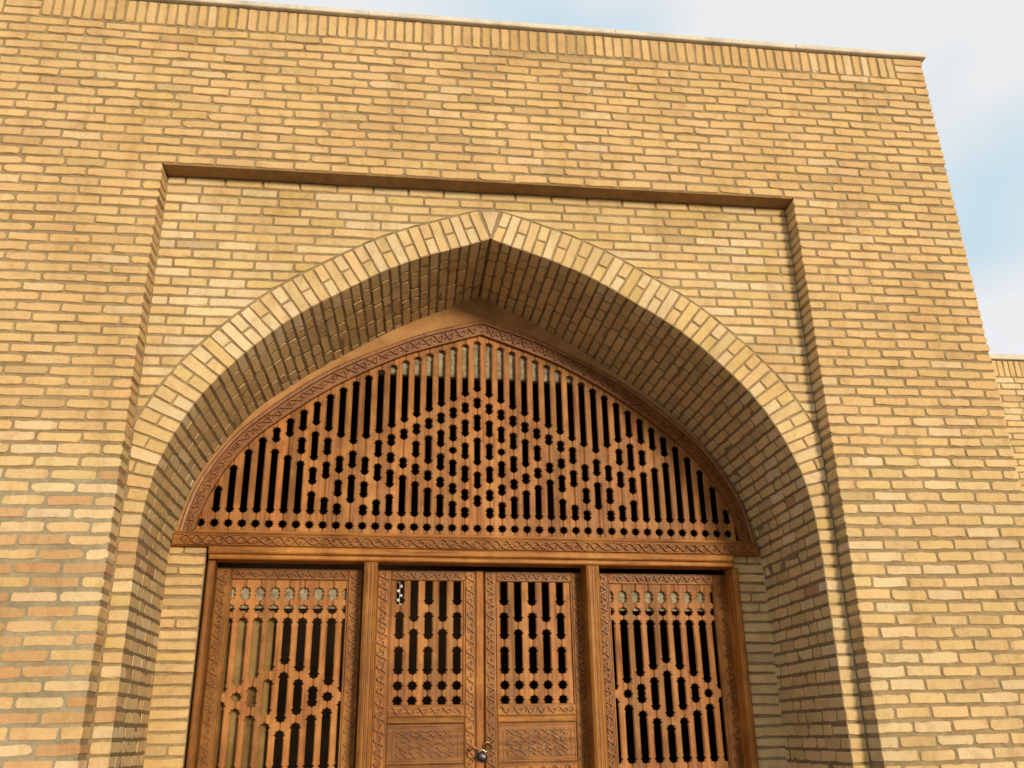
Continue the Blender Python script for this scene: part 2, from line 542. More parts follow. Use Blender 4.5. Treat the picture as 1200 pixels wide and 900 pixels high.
KB = [(2.205, 2.30), (2.205, 2.62), (2.190, 2.87), (2.140, 3.10), (2.070, 3.32), (1.950, 3.535), (1.715, 3.845), (1.455, 4.07), (1.10, 4.325), (.62, 4.628), (0.0, 4.935)]
ARB = Curve2(catmull(KB))
def soff(s, q, y):
    """point on the soffit: front arc length q, depth y; the niche narrows a little towards the back"""
    t = min(max((y - D1) / (soff_end(0) - D1), 0), 1.3)
    a, b = ARC.at(q), ARB.at(q / ARC.L * ARB.L)
    return Vector((s * (a[0] + (b[0] - a[0]) * t), y, a[1] + (b[1] - a[1]) * t))
def soff_end(x): return 1.05 + .045 * x          # the back wall of the niche stands slightly askew

# --- mortar cores
facade = MB()
facade.box(XL, -WREC - .008, .0095, 1.7, 0, ZT + .008)
facade.box(WREC + .008, XR - .010, .0095, 1.7, 0, ZT + .008)
facade.box(XL, XR - .010, .0099, 1.7, ZT + .008, ZTOP - .002)
F = facade.build('facade_wall', M_MORTAR, B)

# niche panel core: front of the panel, soffit and jambs, set 9 mm behind the brick faces
pm = MB()
arc_pts = [ARC.at(ARC.L * i / 110) for i in range(111)]
offp = []
for i, q in enumerate(arc_pts):
    nn = ARC.normal(ARC.L * i / 110)
    offp.append((q[0] + nn[0] * .0022, q[1] + nn[1] * .0022))
offp[-1] = (0.0, arc_pts[-1][1] + .012)
offb = []
for i in range(111):
    q = ARB.at(ARB.L * i / 110); nn = ARB.normal(ARB.L * i / 110)
    offb.append((q[0] + nn[0] * .0022, q[1] + nn[1] * .0022))
offb[-1] = (0.0, ARB.at(ARB.L)[1] + .012)
full = [(offp[0][0], 0.0)] + offp
full = full + [(-x, z) for x, z in reversed(full[:-1])]
back = [(offb[0][0], 0.0)] + offb
back = back + [(-x, z) for x, z in reversed(back[:-1])]
yf = D1 + .0095
v, f = [], []
for (x, z), (xb, zb) in zip(full, back):
    e = soff_end(x) + .25; t = (e - D1) / (soff_end(0) - D1)
    v += [(x, yf, z), (x + (xb - x) * t, e, z + (zb - z) * t)]
for i in range(len(full) - 1):
    f.append((2 * i, 2 * i + 1, 2 * i + 3, 2 * i + 2))
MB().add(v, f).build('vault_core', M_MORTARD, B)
v, f = [], []
for (x, z) in full[1:-1]: v += [(x, yf, z), (x, yf, ZT + .05)]
for i in range(len(full) - 3): f.append((2 * i, 2 * i + 2, 2 * i + 3, 2 * i + 1))
pm.add(v, f)
for s in (-1, 1):
    xa, xb = sorted((s * full[0][0], s * (WREC + .05)))
    if s > 0: pm.add([(xa, yf, 0), (xb, yf, 0), (xb, yf, ZT + .05), (xa, yf, ZT + .05)], [(0, 1, 2, 3)])
    else: pm.add([(xa, yf, 0), (xb, yf, 0), (xb, yf, ZT + .05), (xa, yf, ZT + .05)], [(0, 1, 2, 3)])
PANEL = pm.build('niche_wall', M_MORTAR, B)

# --- facade bricks
BW = Brickwork(F, 'brick', 300)
for i, (za, zb) in enumerate(up_rows):
    half = i % 2 == 0
    zc, h = (za + zb) / 2, zb - za - .0165
    sp = split_row(XL - (.13 if half else 0), XR, None, half, R)
    for (a, b) in sp:
        deep = i == 0 and -WREC - .3 < (a + b) / 2 < WREC + .3
        x = (a + b) / 2
        BW.std(at(x, U(-.0015, .0025), zc + wav(x, zc) * (0 if deep else 1) + U(-.0025, .0025), U(-.011, .011)), b - a, h + U(-.004, .003), tint('', R, x, zc), deep)
for i, (za, zb) in enumerate(rows):
    half = i % 2 == 0
    low = i >= 28
    h = zb - za - (.0160 if not low else .0195)
    zc = (za + zb) / 2
    for side in (-1, 1):
        if side < 0: sp = split_row(XL - (.13 if half else 0), -WREC, None, half, R)
        else: sp = split_row(WREC, XR, half, not half, R)
        for j, (a, b) in enumerate(sp):
            deep = (side < 0 and j == len(sp) - 1) or (side > 0 and j == 0)
            x = (a + b) / 2
            patch = side < 0 and zc < 3.02 + .16 * math.sin(x * 5)
            kind = 'old' if patch and zc > 1.0 else ('low' if low else '')
            BW.std(at(x, U(-.0015, .003), zc + wav(x, zc) + U(-.0028, .0028), U(-.013, .013)), b - a, h + U(-.006, .003), tint(kind, R, x, zc), deep)
BW.build()

# side face of the gateway block, past the corner
SB = Brickwork(F, 'return_brick', 0)
allrows = rows + up_rows
for i, (za, zb) in enumerate(allrows):
    y = .26 if i % 2 else .135
    while y < 1.6:
        w = .25
        SB.std(basis(Vector((XR, y + w / 2, (za + zb) / 2)), YW, -XU, ZV), w, zb - za - .012, tint('', R))
        y += w + .0115
SB.build()

# --- soldier course under the coping
SC = empty('soldier_course', (0, 0, 0), B)
SO = Brickwork(SC, 'soldier_brick', 300)
x = XR - .27
while x > XL:
    w = .0625 + U(-.004, .004)
    SO.poly(at(x - w / 2, U(-.002, .003), ZSOL + SOLH / 2 + U(-.003, .003), U(-.02, .02)), rect(w - .004, SOLH - .020 + U(-.006, .006)), .07, tint('', R))
    x -= w + .0115 + U(-.002, .003)
    if -3.45 < x < -3.30:          # a stretch laid flat
        for q in range(3):
            zz = ZSOL + SOLH * (q + .5) / 3
            SO.poly(at(x - .125, 0, zz), rect(.25, SOLH / 3 - .012), .07, tint('', R))
        x -= .262
for q in range(3):
    zz = ZSOL + SOLH * (q + .5) / 3
    SO.poly(at(XR - .13 + U(-.003, .003), 0, zz), rect(.255, SOLH / 3 - .011), .12, tint('', R))
SO.build()

# --- coping slabs
CP = empty('coping', (0, 0, 0), B)
xs = [XL, -2.9, -.95, 1.02, 2.55, XR + .032]
for a, b in zip(xs, xs[1:]):
    c = MB().bbox(a + .001, b - .001, -.028 + U(-.003, .003), 1.75, ZTOP + .001, ZTOP + .046, .006)
    c.v = [(x_, y_, z_ + .003 * math.sin(x_ * 2.1) + .004 * R.random()) for x_, y_, z_ in c.v]
    c.build('coping_slab', M_COPING, CP)

# clay smeared under the head of the recess
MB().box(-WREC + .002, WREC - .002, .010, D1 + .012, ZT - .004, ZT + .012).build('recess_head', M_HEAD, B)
# repair mortar flush with the old bricks low on the left
MB().box(XL, -WREC - .006, .0045, .0135, .02, 3.10).build('repair_mortar', M_REPAIR, B)

# --- panel bricks round the arch
RING = .252
def ext_x(z):
    """x of the ring's outer edge at height z (right half)"""
    best = None
    for i in range(len(EXT) - 1):
        (x0, z0), (x1, z1) = EXT[i], EXT[i + 1]
        if (z0 - z) * (z1 - z) <= 0 and z0 != z1:
            t = (z - z0) / (z1 - z0)
            best = x0 + (x1 - x0) * t
    return best
EXT = []
for i in range(140):
    q = ARC.L * i / 139
    p_, n_ = ARC.at(q), ARC.normal(q)
    EXT.append((p_[0] + n_[0] * (RING + .014), p_[1] + n_[1] * (RING + .014)))
EXT = [e for e in EXT if e[0] > .10] 
zap = 4.952 + RING + .004
EXT.append((0.0, zap))
PB = Brickwork(PANEL, 'panel_brick', 300)
for i, (za, zb) in enumerate(rows):
    if zb < 3.50: break
    z0, z1 = za + .0075, zb - .0075
    for s in (-1, 1):
        xe0, xe1 = ext_x(z0), ext_x(z1)
        if z0 > zap: xe0 = xe1 = None
        if xe1 is None and xe0 is not None: xe1 = 0.0
        lim = WREC - .004
        if xe0 is None:
            if s < 0:
                for (a, b) in split_row(-lim, lim, i % 2 == 0, i % 2 == 1, R):
                    PB.poly(at((a + b) / 2, D1 + U(-.001, .003), (z0 + z1) / 2 + U(-.0015, .0015)), rect(b - a, z1 - z0), .07, tint('panel', R))
            continue
        if xe0 > lim - .02: continue
        mid = (xe0 + xe1) / 2
        J = .0140
        n = max(1, round((lim - mid) / .262))
        xs_ = [lim]
        first = .115 if i % 2 else .235
        x = lim - first
        cuts = []
        while x > mid + .10:
            cuts.append(x); x -= .25 + U(-.02, .02) + J
        edges = [lim] + cuts
        for j, hi in enumerate(edges):
            if j + 1 < len(edges): lo0 = lo1 = edges[j + 1] + J
            else: lo0, lo1 = xe0, xe1
            hi_ = hi
            if hi_ - max(lo0, lo1) < -.02 and hi_ - min(lo0, lo1) < .03: continue
            zc = (z0 + z1) / 2
            if lo0 > hi_ - .015: lo0 = hi_ - .015
            P4 = [(lo0, z0 - zc), (hi_, z0 - zc), (hi_, z1 - zc), (lo1, z1 - zc)]
            cx = (min(lo0, lo1) + hi_) / 2
            P4 = [((p[0] - cx), p[1]) for p in P4]
            if s < 0: P4 = [(-p[0], p[1]) for p in reversed(P4)]
            PB.poly(at(s * cx, D1 + U(-.001, .003), zc + U(-.0015, .0015)), P4, .07, tint('panel', R))
PB.build()

# --- arch ring of voussoirs
AR = empty('arch_ring', (0, 0, 0), B)
VB = Brickwork(AR, 'voussoir', 300)
def clip_x(poly, lim):
    out = []
    for i, p in enumerate(poly):
        q = poly[(i + 1) % len(poly)]
        if p[0] <= lim: out.append(p)
        if (p[0] - lim) * (q[0] - lim) < 0:
            t = (lim - p[0]) / (q[0] - p[0]); out.append((lim, p[1] + (q[1] - p[1]) * t))
    return out
ZSPR = 2.72
S0 = next(ARC.s[i] for i, p in enumerate(ARC.p) if p[1] >= ZSPR)
NV = round((ARC.L - S0 - .004) / .0775)
dS = (ARC.L - S0 - .004) / NV
def vd(s, i): return (.118, .215, .118, .165)[(i + (s > 0)) % 4]
for s in (-1, 1):
    for i in range(NV):
        a, b = S0 + i * dS, S0 + (i + 1) * dS
        g2 = .0068
        na, nb = ARC.normal(a), ARC.normal(b)
        m_ = (a + b) / 2
        nm = ARC.normal(m_); tm = ARC.tangent(m_); pm_ = ARC.at(m_)
        wi = (dS - 2 * g2) / 2
        wo = min(wi * 1.22, (math.dist((ARC.at(a)[0] + na[0] * RING, ARC.at(a)[1] + na[1] * RING), (ARC.at(b)[0] + nb[0] * RING, ARC.at(b)[1] + nb[1] * RING)) - 2 * g2) / 2)
        lean = U(-.004, .004)
        sh = soff(s, m_, D1 + .9) - soff(s, m_, D1); sh = sh / .9
        def pt(t, r): return (pm_[0] + tm[0] * t + nm[0] * r, pm_[1] + tm[1] * t + nm[1] * r)
        def w_at(r): return wi + (wo - wi) * r / RING
        pieces = [(0, RING)] if (i + (s > 0)) % 2 == 0 else ([(0, .118), (.130, RING)] if (i // 2) % 2 else [(0, .124), (.136, RING)])
        for (r0, r1) in pieces:
            P4 = [pt(-w_at(r0), r0), pt(-w_at(r1) + lean, r1), pt(w_at(r1) + lean, r1), pt(w_at(r0), r0)]
            P4 = clip_x(P4, WREC - .006)
            if len(P4) < 3: continue
            A2 = sum(P4[q][0] * P4[(q + 1) % len(P4)][1] - P4[(q + 1) % len(P4)][0] * P4[q][1] for q in range(len(P4))) / 2
            if abs(A2) < .0008: continue
            if A2 < 0: P4.reverse()
            if s < 0: P4 = [(-x, z) for x, z in reversed(P4)]
            cx, cz = sum(p[0] for p in P4) / len(P4), sum(p[1] for p in P4) / len(P4)
            VB.poly(at(cx, D1 - .002 + U(-.002, .002), cz), [(p[0] - cx, p[1] - cz) for p in P4], vd(s, i), tint('arch', R), shear=(sh.x, sh.z), cut=.008, jit=.0018)
# the wedge at the point
nn = ARC.normal(ARC.L - .03)
w_ = nn[0] * RING * .90
VB.poly(at(0, D1 - .002, 4.952 + .150), [(-.004, -.115), (.004, -.115), (w_ - .014, .080), (0.0, .086), (-w_ + .014, .080)], .125, tint('arch', R), cut=.006)
# plain courses of the piers below the springing
for i, (za, zb) in enumerate(rows):
    if zb > ZSPR: continue
    for s in (-1, 1):
        h = zb - za - .0165
        w = WREC - .008 - 2.205
        VB.poly(at(s * (2.205 + w / 2), D1 - .001 + U(-.002, .002), (za + zb) / 2 + U(-.002, .002), U(-.012, .012)), rect(w, h), (.118, .215)[i % 2], tint('old' if (s < 0 and U(0, 1) < .35) else 'arch', R), cut=.008)
VB.build()

# --- soffit bricks of the niche
VS = empty('vault_soffit', (0, 0, 0), B)
SF = Brickwork(VS, 'soffit_brick', 300)
JW = empty('niche_jamb', (0, 0, 0), B)
JB = Brickwork(JW, 'jamb_brick', 300)
def depth_spans(y0, y1, off):
    out, y = [], y0
    first = True
    while y < y1 - .03:
        w = (.118 if off else .205) if first else (.118 if R.random() < .22 else .215 + U(-.02, .025))
        first = False
        e = min(y + w, y1)
        if y1 - e < .05: e = y1
        out.append((y, e)); y = e + .0115
    return out
for s in (-1, 1):
    for i in range(NV):
        m_ = S0 + (i + .5) * dS
        p_ = ARC.at(m_)
        for (a, b) in depth_spans(D1 + vd(s, i) + .012, soff_end(s * p_[0]) + .02, R.random() < .35):
            y_ = (a + b) / 2
            o = soff(s, m_, y_)
            u = (soff(s, m_, b) - soff(s, m_, a)).normalized() * -s
            tg = soff(s, m_ + .02, y_) - soff(s, m_ - .02, y_)
            w = tg.cross(u).normalized()
            if w.dot(Vector((o.x, 0, o.z - 2.2))) < 0: w = -w
            vv = u.cross(w)
            SF.std(basis(o + w * U(-.0022, .0006), u, w, vv), b - a, dS - .0155 + U(-.004, .003), tint('soffit' if i > NV * .25 else 'jamb', R))
    for i, (za, zb) in enumerate(rows):
        if zb > ZSPR: continue
        w = Vector((s, 0, 0)); u = Vector((0, -s, 0)); vv = u.cross(w)
        off = R.random() < .5
        for (a, b) in depth_spans(D1 + (.118, .215)[i % 2] + .012, soff_end(s * 2.2) + .02, off):
            o = Vector((s * 2.205, (a + b) / 2, (za + zb) / 2)) + w * U(-.0016, .0006)
            JB.std(basis(o, u, w, vv), b - a, zb - za - .0155 + U(-.003, .002), tint('jamb', R))
SF.build()
JB.build()

# ------------------------------------------------------------------ back of the niche (askew by a few degrees)
KA = math.atan(.045)
def askew(o):
    o.rotation_euler = (0, 0.007, KA)
    return o
PIV = 2.9
def put_back(o):
    # turn about the vertical at x = 0, y = 1.05 and let the right end sag about the height of the lintel
    M = Matrix.Translation((0, 1.05, PIV)) @ Matrix.Rotation(KA, 4, 'Z') @ Matrix.Rotation(0.007, 4, 'Y') @ Matrix.Translation((0, 0, -PIV))
    o.matrix_local = M
    return o

BK = put_back(empty('niche_back_wall', (0, 0, 0), B))
# clay plaster between the soffit and the wooden lunette
def mirror_path(P): return P + [(-x, z) for x, z in reversed(P[:-1])]
OUTC = [(2.165, 2.86), (2.142, 2.99), (2.115, 3.12), (2.068, 3.27), (1.945, 3.50), (1.778, 3.718), (1.425, 4.032), (1.110, 4.250), (.745, 4.435), (.42, 4.578), (0.0, 4.706)]
INC = [(2.045, 2.95), (2.002, 3.125), (1.890, 3.375), (1.70, 3.632), (1.397, 3.89), (1.09, 4.107), (.70, 4.325), (.42, 4.440), (0.0, 4.583)]
OC, IC = Curve2(catmull(OUTC, 10)), Curve2(catmull(INC, 10))
pl = MB()
v, f = [], []
NP = 60
for i in range(NP + 1):
    t = i / NP
    a = OC.at(OC.L * t)
    q = ARB.L * (.14 + .86 * t)
    b = ARB.at(q)
    bn = ARB.normal(q)
    a = (a[0] - .05, a[1] - .03) if a[0] > .06 else (a[0], a[1] - .04)
    b = (b[0] + bn[0] * .012, b[1] + bn[1] * .012) if i < NP else (0, b[1] + .014)
    v += [(a[0], 0, a[1]), (b[0], 0, b[1]), (-a[0], 0, a[1]), (-b[0], 0, b[1])]
for i in range(NP):
    k = 4 * i
    f += [(k, k + 1, k + 5, k + 4), (k + 2, k + 6, k + 7, k + 3)]
pl.add(v, f)
pl.build('plaster_band', M_PLASTER, BK)

for s in (-1, 1):
    pier = MB().box(*sorted((s * 1.955, s * 2.30)), .012, .12, 0, 2.842).build('door_pier', M_MORTAR, BK)
    PR = Brickwork(pier, 'pier_brick', 300)
    zz, i = 2.838, 0
    while zz > .05:
        h = .0735 + U(-.004, .004)
        xa, xb = 1.957, 2.235
        cutp = [(xa, xb)]
        if R.random() < .30:
            m_ = U(xa + .10, xb - .09); cutp = [(xa, m_ - .005), (m_ + .005, xb)]
        for (a, b) in cutp:
            PR.poly(at(s * (a + b) / 2, U(-.006, .006), zz - h / 2, U(-.016, .016)), rect(b - a, h - .017 + U(-.004, .003)), .06, tint('pier', R), cut=.012, jit=.0032)
        zz -= h
    PR.build()

# dim hall behind the screen
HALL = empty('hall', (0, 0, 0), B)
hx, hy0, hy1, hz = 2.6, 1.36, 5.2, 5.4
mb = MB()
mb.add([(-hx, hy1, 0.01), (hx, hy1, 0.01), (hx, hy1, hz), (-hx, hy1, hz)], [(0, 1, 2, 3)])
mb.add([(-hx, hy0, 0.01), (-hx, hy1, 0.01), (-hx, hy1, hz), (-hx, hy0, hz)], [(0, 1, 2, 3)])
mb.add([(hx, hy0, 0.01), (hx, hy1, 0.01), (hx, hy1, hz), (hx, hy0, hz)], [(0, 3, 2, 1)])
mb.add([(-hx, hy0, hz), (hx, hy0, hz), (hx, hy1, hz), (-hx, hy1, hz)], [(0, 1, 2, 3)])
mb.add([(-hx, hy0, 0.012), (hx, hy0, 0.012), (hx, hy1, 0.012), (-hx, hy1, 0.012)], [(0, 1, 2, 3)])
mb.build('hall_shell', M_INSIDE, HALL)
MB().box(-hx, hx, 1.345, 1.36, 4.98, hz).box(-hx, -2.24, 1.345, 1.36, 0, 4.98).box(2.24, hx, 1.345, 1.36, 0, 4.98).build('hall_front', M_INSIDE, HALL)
# whitewashed beam ends seen through the top of the lattices
put_back(MB().bbox(-1.02, .96, .062, .12, 4.235, 4.60, .01).build('whitewashed_lintel', M_PALE, HALL))

# ------------------------------------------------------------------ the wooden screen
W = put_back(empty('wooden_door_screen'))
tag(W, 'carved brown wooden screen with latticed lunette, double doors and side panels inside the arch', 'door')

# lattice slats with notched edges: every slat lies between two columns of openings
SR = 0.0325
SRD = 0.0365
def hole_profile(zl, zh, sw=.0235, r=SR):
    """half width of an opening from zl to zh as (z, h): star ends, straight waist"""
    P = []
    def star_half(zc, d, full):
        q = [(zc + d * r, .0002), (zc + d * .707 * r, .293 * r), (zc + d * .700 * r, .707 * r), (zc + d * .293 * r, .707 * r), (zc, r)]
        if full: return q
        return q + [(zc - d * .293 * r, .72 * r), (zc - d * .62 * r, .70 * r), (zc - d * .80 * r, sw)]
    if zh - zl < 2.4 * r:
        zc = (zl + zh) / 2
        lo = star_half(zc, -1, True); hi = star_half(zc, 1, True)
        return lo + hi[::-1][1:]
    lo = star_half(zl + r, -1, False); hi = star_half(zh - r, 1, False)
    if lo[-1][0] >= hi[-1][0]:
        m_ = (zl + zh) / 2
        lo = [q for q in lo if q[0] < m_ - .002]; hi = [q for q in hi if q[0] > m_ + .002]
    return lo + hi[::-1]
def column_profile(holes, sw=.0235, r=SR):
    P = []
    for (a, b) in sorted(holes):
        q = hole_profile(a, b, sw, r)
        P.append((q[0][0] - .0004, .0002)); P += q; P.append((q[-1][0] + .0004, .0002))
    return P
def h_at(P, z):
    if not P or z <= P[0][0] or z >= P[-1][0]: return .0002
    lo, hi = 0, len(P) - 1
    while hi - lo > 1:
        m_ = (lo + hi) // 2
        if P[m_][0] <= z: lo = m_
        else: hi = m_
    a, b = P[lo], P[hi]
    t = (z - a[0]) / max(b[0] - a[0], 1e-9)
    return a[1] + (b[1] - a[1]) * t
def slat(parent, xl, Pl, xr, Pr, z0, z1, y0, th=.018, bev=.0075, top=None):
    """top(x): optional slanted upper end"""
    zs = {z0, z1}
    for P in (Pl, Pr):
        for (z, h) in P or []:
            if z0 < z < z1: zs.add(z)
    zs = sorted(zs)
    zz = [zs[0]]
    for q in zs[1:]:
        if q - zz[-1] > .00012: zz.append(q)
    v, f = [], []
    for q in zz:
        a = xl + (h_at(Pl, q) if Pl is not None else 0)
        b = xr - (h_at(Pr, q) if Pr is not None else 0)
        bb = min(bev, (b - a) * .22)
        za = zb = q
        if top is not None: za, zb = min(q, top(a)), min(q, top(b))
        v += [(a, y0 + bb, za), (a + bb, y0, za), (b - bb, y0, zb), (b, y0 + bb, zb), (b, y0 + th, zb), (a, y0 + th, za)]
    m_ = len(zz)
    for i in range(m_ - 1):
        for k in range(6):
            j = (k + 1) % 6
            f.append((6 * i + k, 6 * i + j, 6 * i + 6 + j, 6 * i + 6 + k))
    f.append((0, 5, 4, 3, 2, 1)); o = 6 * (m_ - 1)
    f.append((o, o + 1, o + 2, o + 3, o + 4, o + 5))
    return mesh_obj('slat', v, f, M_SLAT, parent)

def scroll(mb, P, amp, wave, y, w=.010, h=.010, phase=0.0, both=True, leaf=True):
    """interlaced waving stems (and leaf curls) along P = Curve-like list of (point, normal)"""
    s = [0]
    for a, b in zip(P, P[1:]): s.append(s[-1] + math.dist(a[0], b[0]))
    f1, f2, f3 = U(3, 6), U(7, 13), U(0, 6)
    wave *= U(.93, 1.07)
    for sg in ((1, -1) if both else (1,)):
        pts = []
        for (p, n), q in zip(P, s):
            o = sg * amp * (1 + .16 * math.sin(q * f2 + f3)) * math.sin(2 * math.pi * q / wave + phase + .55 * math.sin(q * f1 + f3) + .3 * math.sin(q * 17 + sg))
            pts.append((p[0] + n[0] * o, p[1] + n[1] * o))
        mb.ribbon(pts, w, h, y)
    if leaf:
        L = s[-1]; k = 0
        q = wave * .25
        while q < L - wave * .2:
            i = min(range(len(s)), key=lambda j: abs(s[j] - q))
            p, n = P[i]
            t = (n[1], -n[0])
            sg = 1 if k % 2 == 0 else -1
            r = amp * (U(.30, .55) if both else U(.55, .85))
            c = []
            a0_ = U(-.3, 1.6)
            for j in range(9):
                a = j / 8 * 4.6 + a0_
                rr = r * (1 - .09 * j)
                c.append((p[0] + n[0] * sg * (math.cos(a) * rr * .8 - amp * .15) + t[0] * math.sin(a) * rr, p[1] + n[1] * sg * (math.cos(a) * rr * .8 - amp * .15) + t[1] * math.sin(a) * rr))
            mb.ribbon(c, w * .7, h * .8, y)
            q += wave * .5; k += 1
def straight(x0, z0, x1, z1, step=.0075):
    L = math.hypot(x1 - x0, z1 - z0); n = max(2, int(L / step))
    t = ((x1 - x0) / L, (z1 - z0) / L)
    return [((x0 + (x1 - x0) * i / n, z0 + (z1 - z0) * i / n), (-t[1], t[0])) for i in range(n + 1)]

# --- lunette: frame, lattice
LU = empty('lunette', (0, 0, 0), W)
NF = 90
fr = MB()
path = []
for i in range(NF + 1):
    t = i / NF
    path.append((IC.at(IC.L * t), OC.at(OC.L * t)))
pathf = path + [((-a[0], a[1]), (-b[0], b[1])) for a, b in reversed(path[:-1])]
prof = [(0.0, .045), (0.0, -.016), (.02, -.022), (.10, -.022), (.13, -.013), (.74, -.013), (.77, -.030), (.92, -.036), (1.0, -.030), (1.0, .03)]
v, f = [], []
for (a, b) in pathf:
    for (t, y) in prof: v.append((a[0] + (b[0] - a[0]) * t, y, a[1] + (b[1] - a[1]) * t))
n = len(prof)
for i in range(len(pathf) - 1):
    for k in range(n - 1): f.append((i * n + k, i * n + k + 1, (i + 1) * n + k + 1, (i + 1) * n + k))
fr.add(v, f)
FRM = fr.build('lunette_frame', M_CARVE, W)
cv = MB()
for s in (-1, 1):
    P = []
    for i in range(0, 421):
        t = i / 420
        a, b = IC.at(IC.L * t), OC.at(OC.L * t)
        L = math.dist(a, b)
        P.append(((s * (a[0] + (b[0] - a[0]) * .435), a[1] + (b[1] - a[1]) * .435), (s * (b[0] - a[0]) / L, (b[1] - a[1]) / L)))
    scroll(cv, P, .032, .095, -.012, .0075, .017, both=False)
cv.build('carved_scroll', M_CARVE, FRM)

XC0, XS = -.030, .0948
BR = {0: [4.072, 3.932, 3.741, 3.467, 3.282, 3.142], 1: [4.028, 3.886, 3.697, 3.512, 3.327, 3.187], 2: [3.982, 3.840, 3.652, 3.558, 3.372, 3.233],
      3: [3.935, 3.793, 3.603, 3.417, 3.281], 4: [3.886, 3.744, 3.465, 3.330], 5: [3.838, 3.696, 3.514, 3.376], 6: [3.791, 3.651, 3.560, 3.422],
      7: [3.742, 3.597, 3.462, 3.272], 8: [3.692, 3.504, 3.317, 3.228], 9: [3.647, 3.555, 3.364, 3.187], 10: [3.600, 3.412, 3.144],
      11: [3.648, 3.555, 3.370, 3.190], 12: [3.694, 3.507, 3.323, 3.234], 13: [3.740, 3.462, 3.276], 14: [3.690, 3.507], 15: [3.640, 3.547], 16: [3.592]}
def inner_z(x):
    x = abs(x)
    for a, b in zip(IC.p, IC.p[1:]):
        if (a[0] - x) * (b[0] - x) <= 0 and a[0] != b[0]:
            return a[1] + (b[1] - a[1]) * (x - a[0]) / (b[0] - a[0])
    return 2.95
LB, GAP = 2.935, .0195
prof_of = {}
cx_of = {}
for c in range(-21, 22):
    x = XC0 + XS * c
    top = inner_z(x) - .030
    holes = []
    hi = top
    for b in BR.get(abs(c), []) + [3.053]:
        if hi - (b + GAP) > .055: holes.append((b + GAP, hi))
        elif hi < b: continue
        hi = b - GAP
    if inner_z(x) > 3.06: holes.append((3.001 - SR, 3.001 + SR))
    prof_of[c] = column_profile(holes); cx_of[c] = x
for c in range(-22, 22):
    xl = cx_of.get(c, XC0 + XS * -21 - .06); xr = cx_of.get(c + 1, XC0 + XS * 21 + .06)
    xm = (xl + xr) / 2
    def top(x): return max(min(inner_z(x) + .055, 4.625), LB + .04)
    zt = max(top(xl), top(xr), top(xm))
    slat(LU, xl, prof_of.get(c), xr, prof_of.get(c + 1), LB, zt, .012, top=top)
# fillers over the columns of openings, where the slats meet under the frame
sill = MB().bbox(-2.11, 2.11, -.004, .06, 2.903, 2.947, .006)
sill.build('sill', M_WOODH, LU)

# --- lintel beam with its carved band
LT = MB().bbox(-2.19, 2.165, -.052, .10, 2.822, 2.912, .010).bbox(-2.185, 2.16, -.040, .09, 2.9125, 2.926, .005).build('lintel', M_WOODH, W)
lc = MB()
scroll(lc, straight(-2.13, 2.866, 2.12, 2.866), .027, .16, -.052, .0095, .017)
lc.ribbon([(-2.17, 2.833), (2.15, 2.833)], .010, .006, -.052)
lc.ribbon([(-2.17, 2.899), (2.15, 2.899)], .010, .006, -.052)
lc.build('carved_scroll', M_WOODH, LT)
MB().bbox(-1.935, 1.955, -.070, .10, 2.770, 2.820, .010).bbox(-1.93, 1.95, -.052, .10, 2.732, 2.768, .008).build('lintel_moulding', M_WOODH, W)

# --- posts and outer jambs
def post(name, xa, xb, ya):
    m = MB().bbox(xa, xb, ya, .148, .02, 2.7315, .012)
    o = m.build(name, M_WOODV, W)
    d = MB()
    w = xb - xa
    if w > .08:
        for t in (.22, .5, .78):
            d.ribbon([(xa + w * t, .05), (xa + w * t, 2.72)], w * .16, .006, ya)
        d.build('fluting', M_WOODV, o)
post('post', -.853, -.757, -.045)
post('post', .782, .880, -.045)
post('outer_jamb', -1.935, -1.885, -.022)
post('outer_jamb', 1.945, 1.995, -.022)

# --- framed leaves
def stile(parent, xa, xb, za, zb, y, carve=True, amp=None, wave=.085):
    o = MB().bbox(xa, xb, y, y + .05, za, zb, .006).build('stile', M_WOODV, parent)
    if carve:
        c = MB(); xm = (xa + xb) / 2; w = xb - xa
        scroll(c, straight(xm, za + .02, xm, zb - .02), amp or w * .30, wave, y, .0075, .017, both=False)
        c.ribbon([(xa + .010, za + .01), (xa + .010, zb - .01)], .008, .005, y)
        c.ribbon([(xb - .010, za + .01), (xb - .010, zb - .01)], .008, .005, y)
        c.build('carved_scroll', M_CARVE, o)
    return o
def rail(parent, xa, xb, za, zb, y, carve=True):
    o = MB().bbox(xa, xb, y, y + .05, za, zb, .006).build('rail', M_WOODH, parent)
    if carve:
        c = MB(); zm = (za + zb) / 2; w = zb - za
        scroll(c, straight(xa + .02, zm, xb - .02, zm), w * .27, .085, y, .0075, .017, both=False)
        c.ribbon([(xa + .01, zb - .008), (xb - .01, zb - .008)], .007, .005, y)
        c.ribbon([(xa + .01, za + .008), (xb - .01, za + .008)], .007, .005, y)
        c.build('carved_scroll', M_CARVE, o)
    return o
def carved_panel(parent, xa, xb, za, zb, y):
    o = MB().bbox(xa, xb, y + .014, y + .045, za, zb, .004).build('carved_panel', M_WOODH, parent)
    c = MB()
    for d_, w in ((.012, .012), (.045, .009)):
        c.ribbon([(xa + d_, za + d_), (xb - d_, za + d_), (xb - d_, zb - d_), (xa + d_, zb - d_), (xa + d_, za + d_)], w, .007, y + .014)
    a, b = za + .065, zb - .065
    k = max(2, int((b - a) / .032))
    for i in range(k + 1):
        zz = a + (b - a) * i / k
        scroll(c, straight(xa + .07, zz, xb - .07, zz), .0165, .115 + .012 * (i % 3), y + .014, .0075, .014, phase=i * 1.3, both=i % 2 == 0, leaf=i % 2 == 1)
    c.build('carved_scroll', M_CARVE, o)
    return o

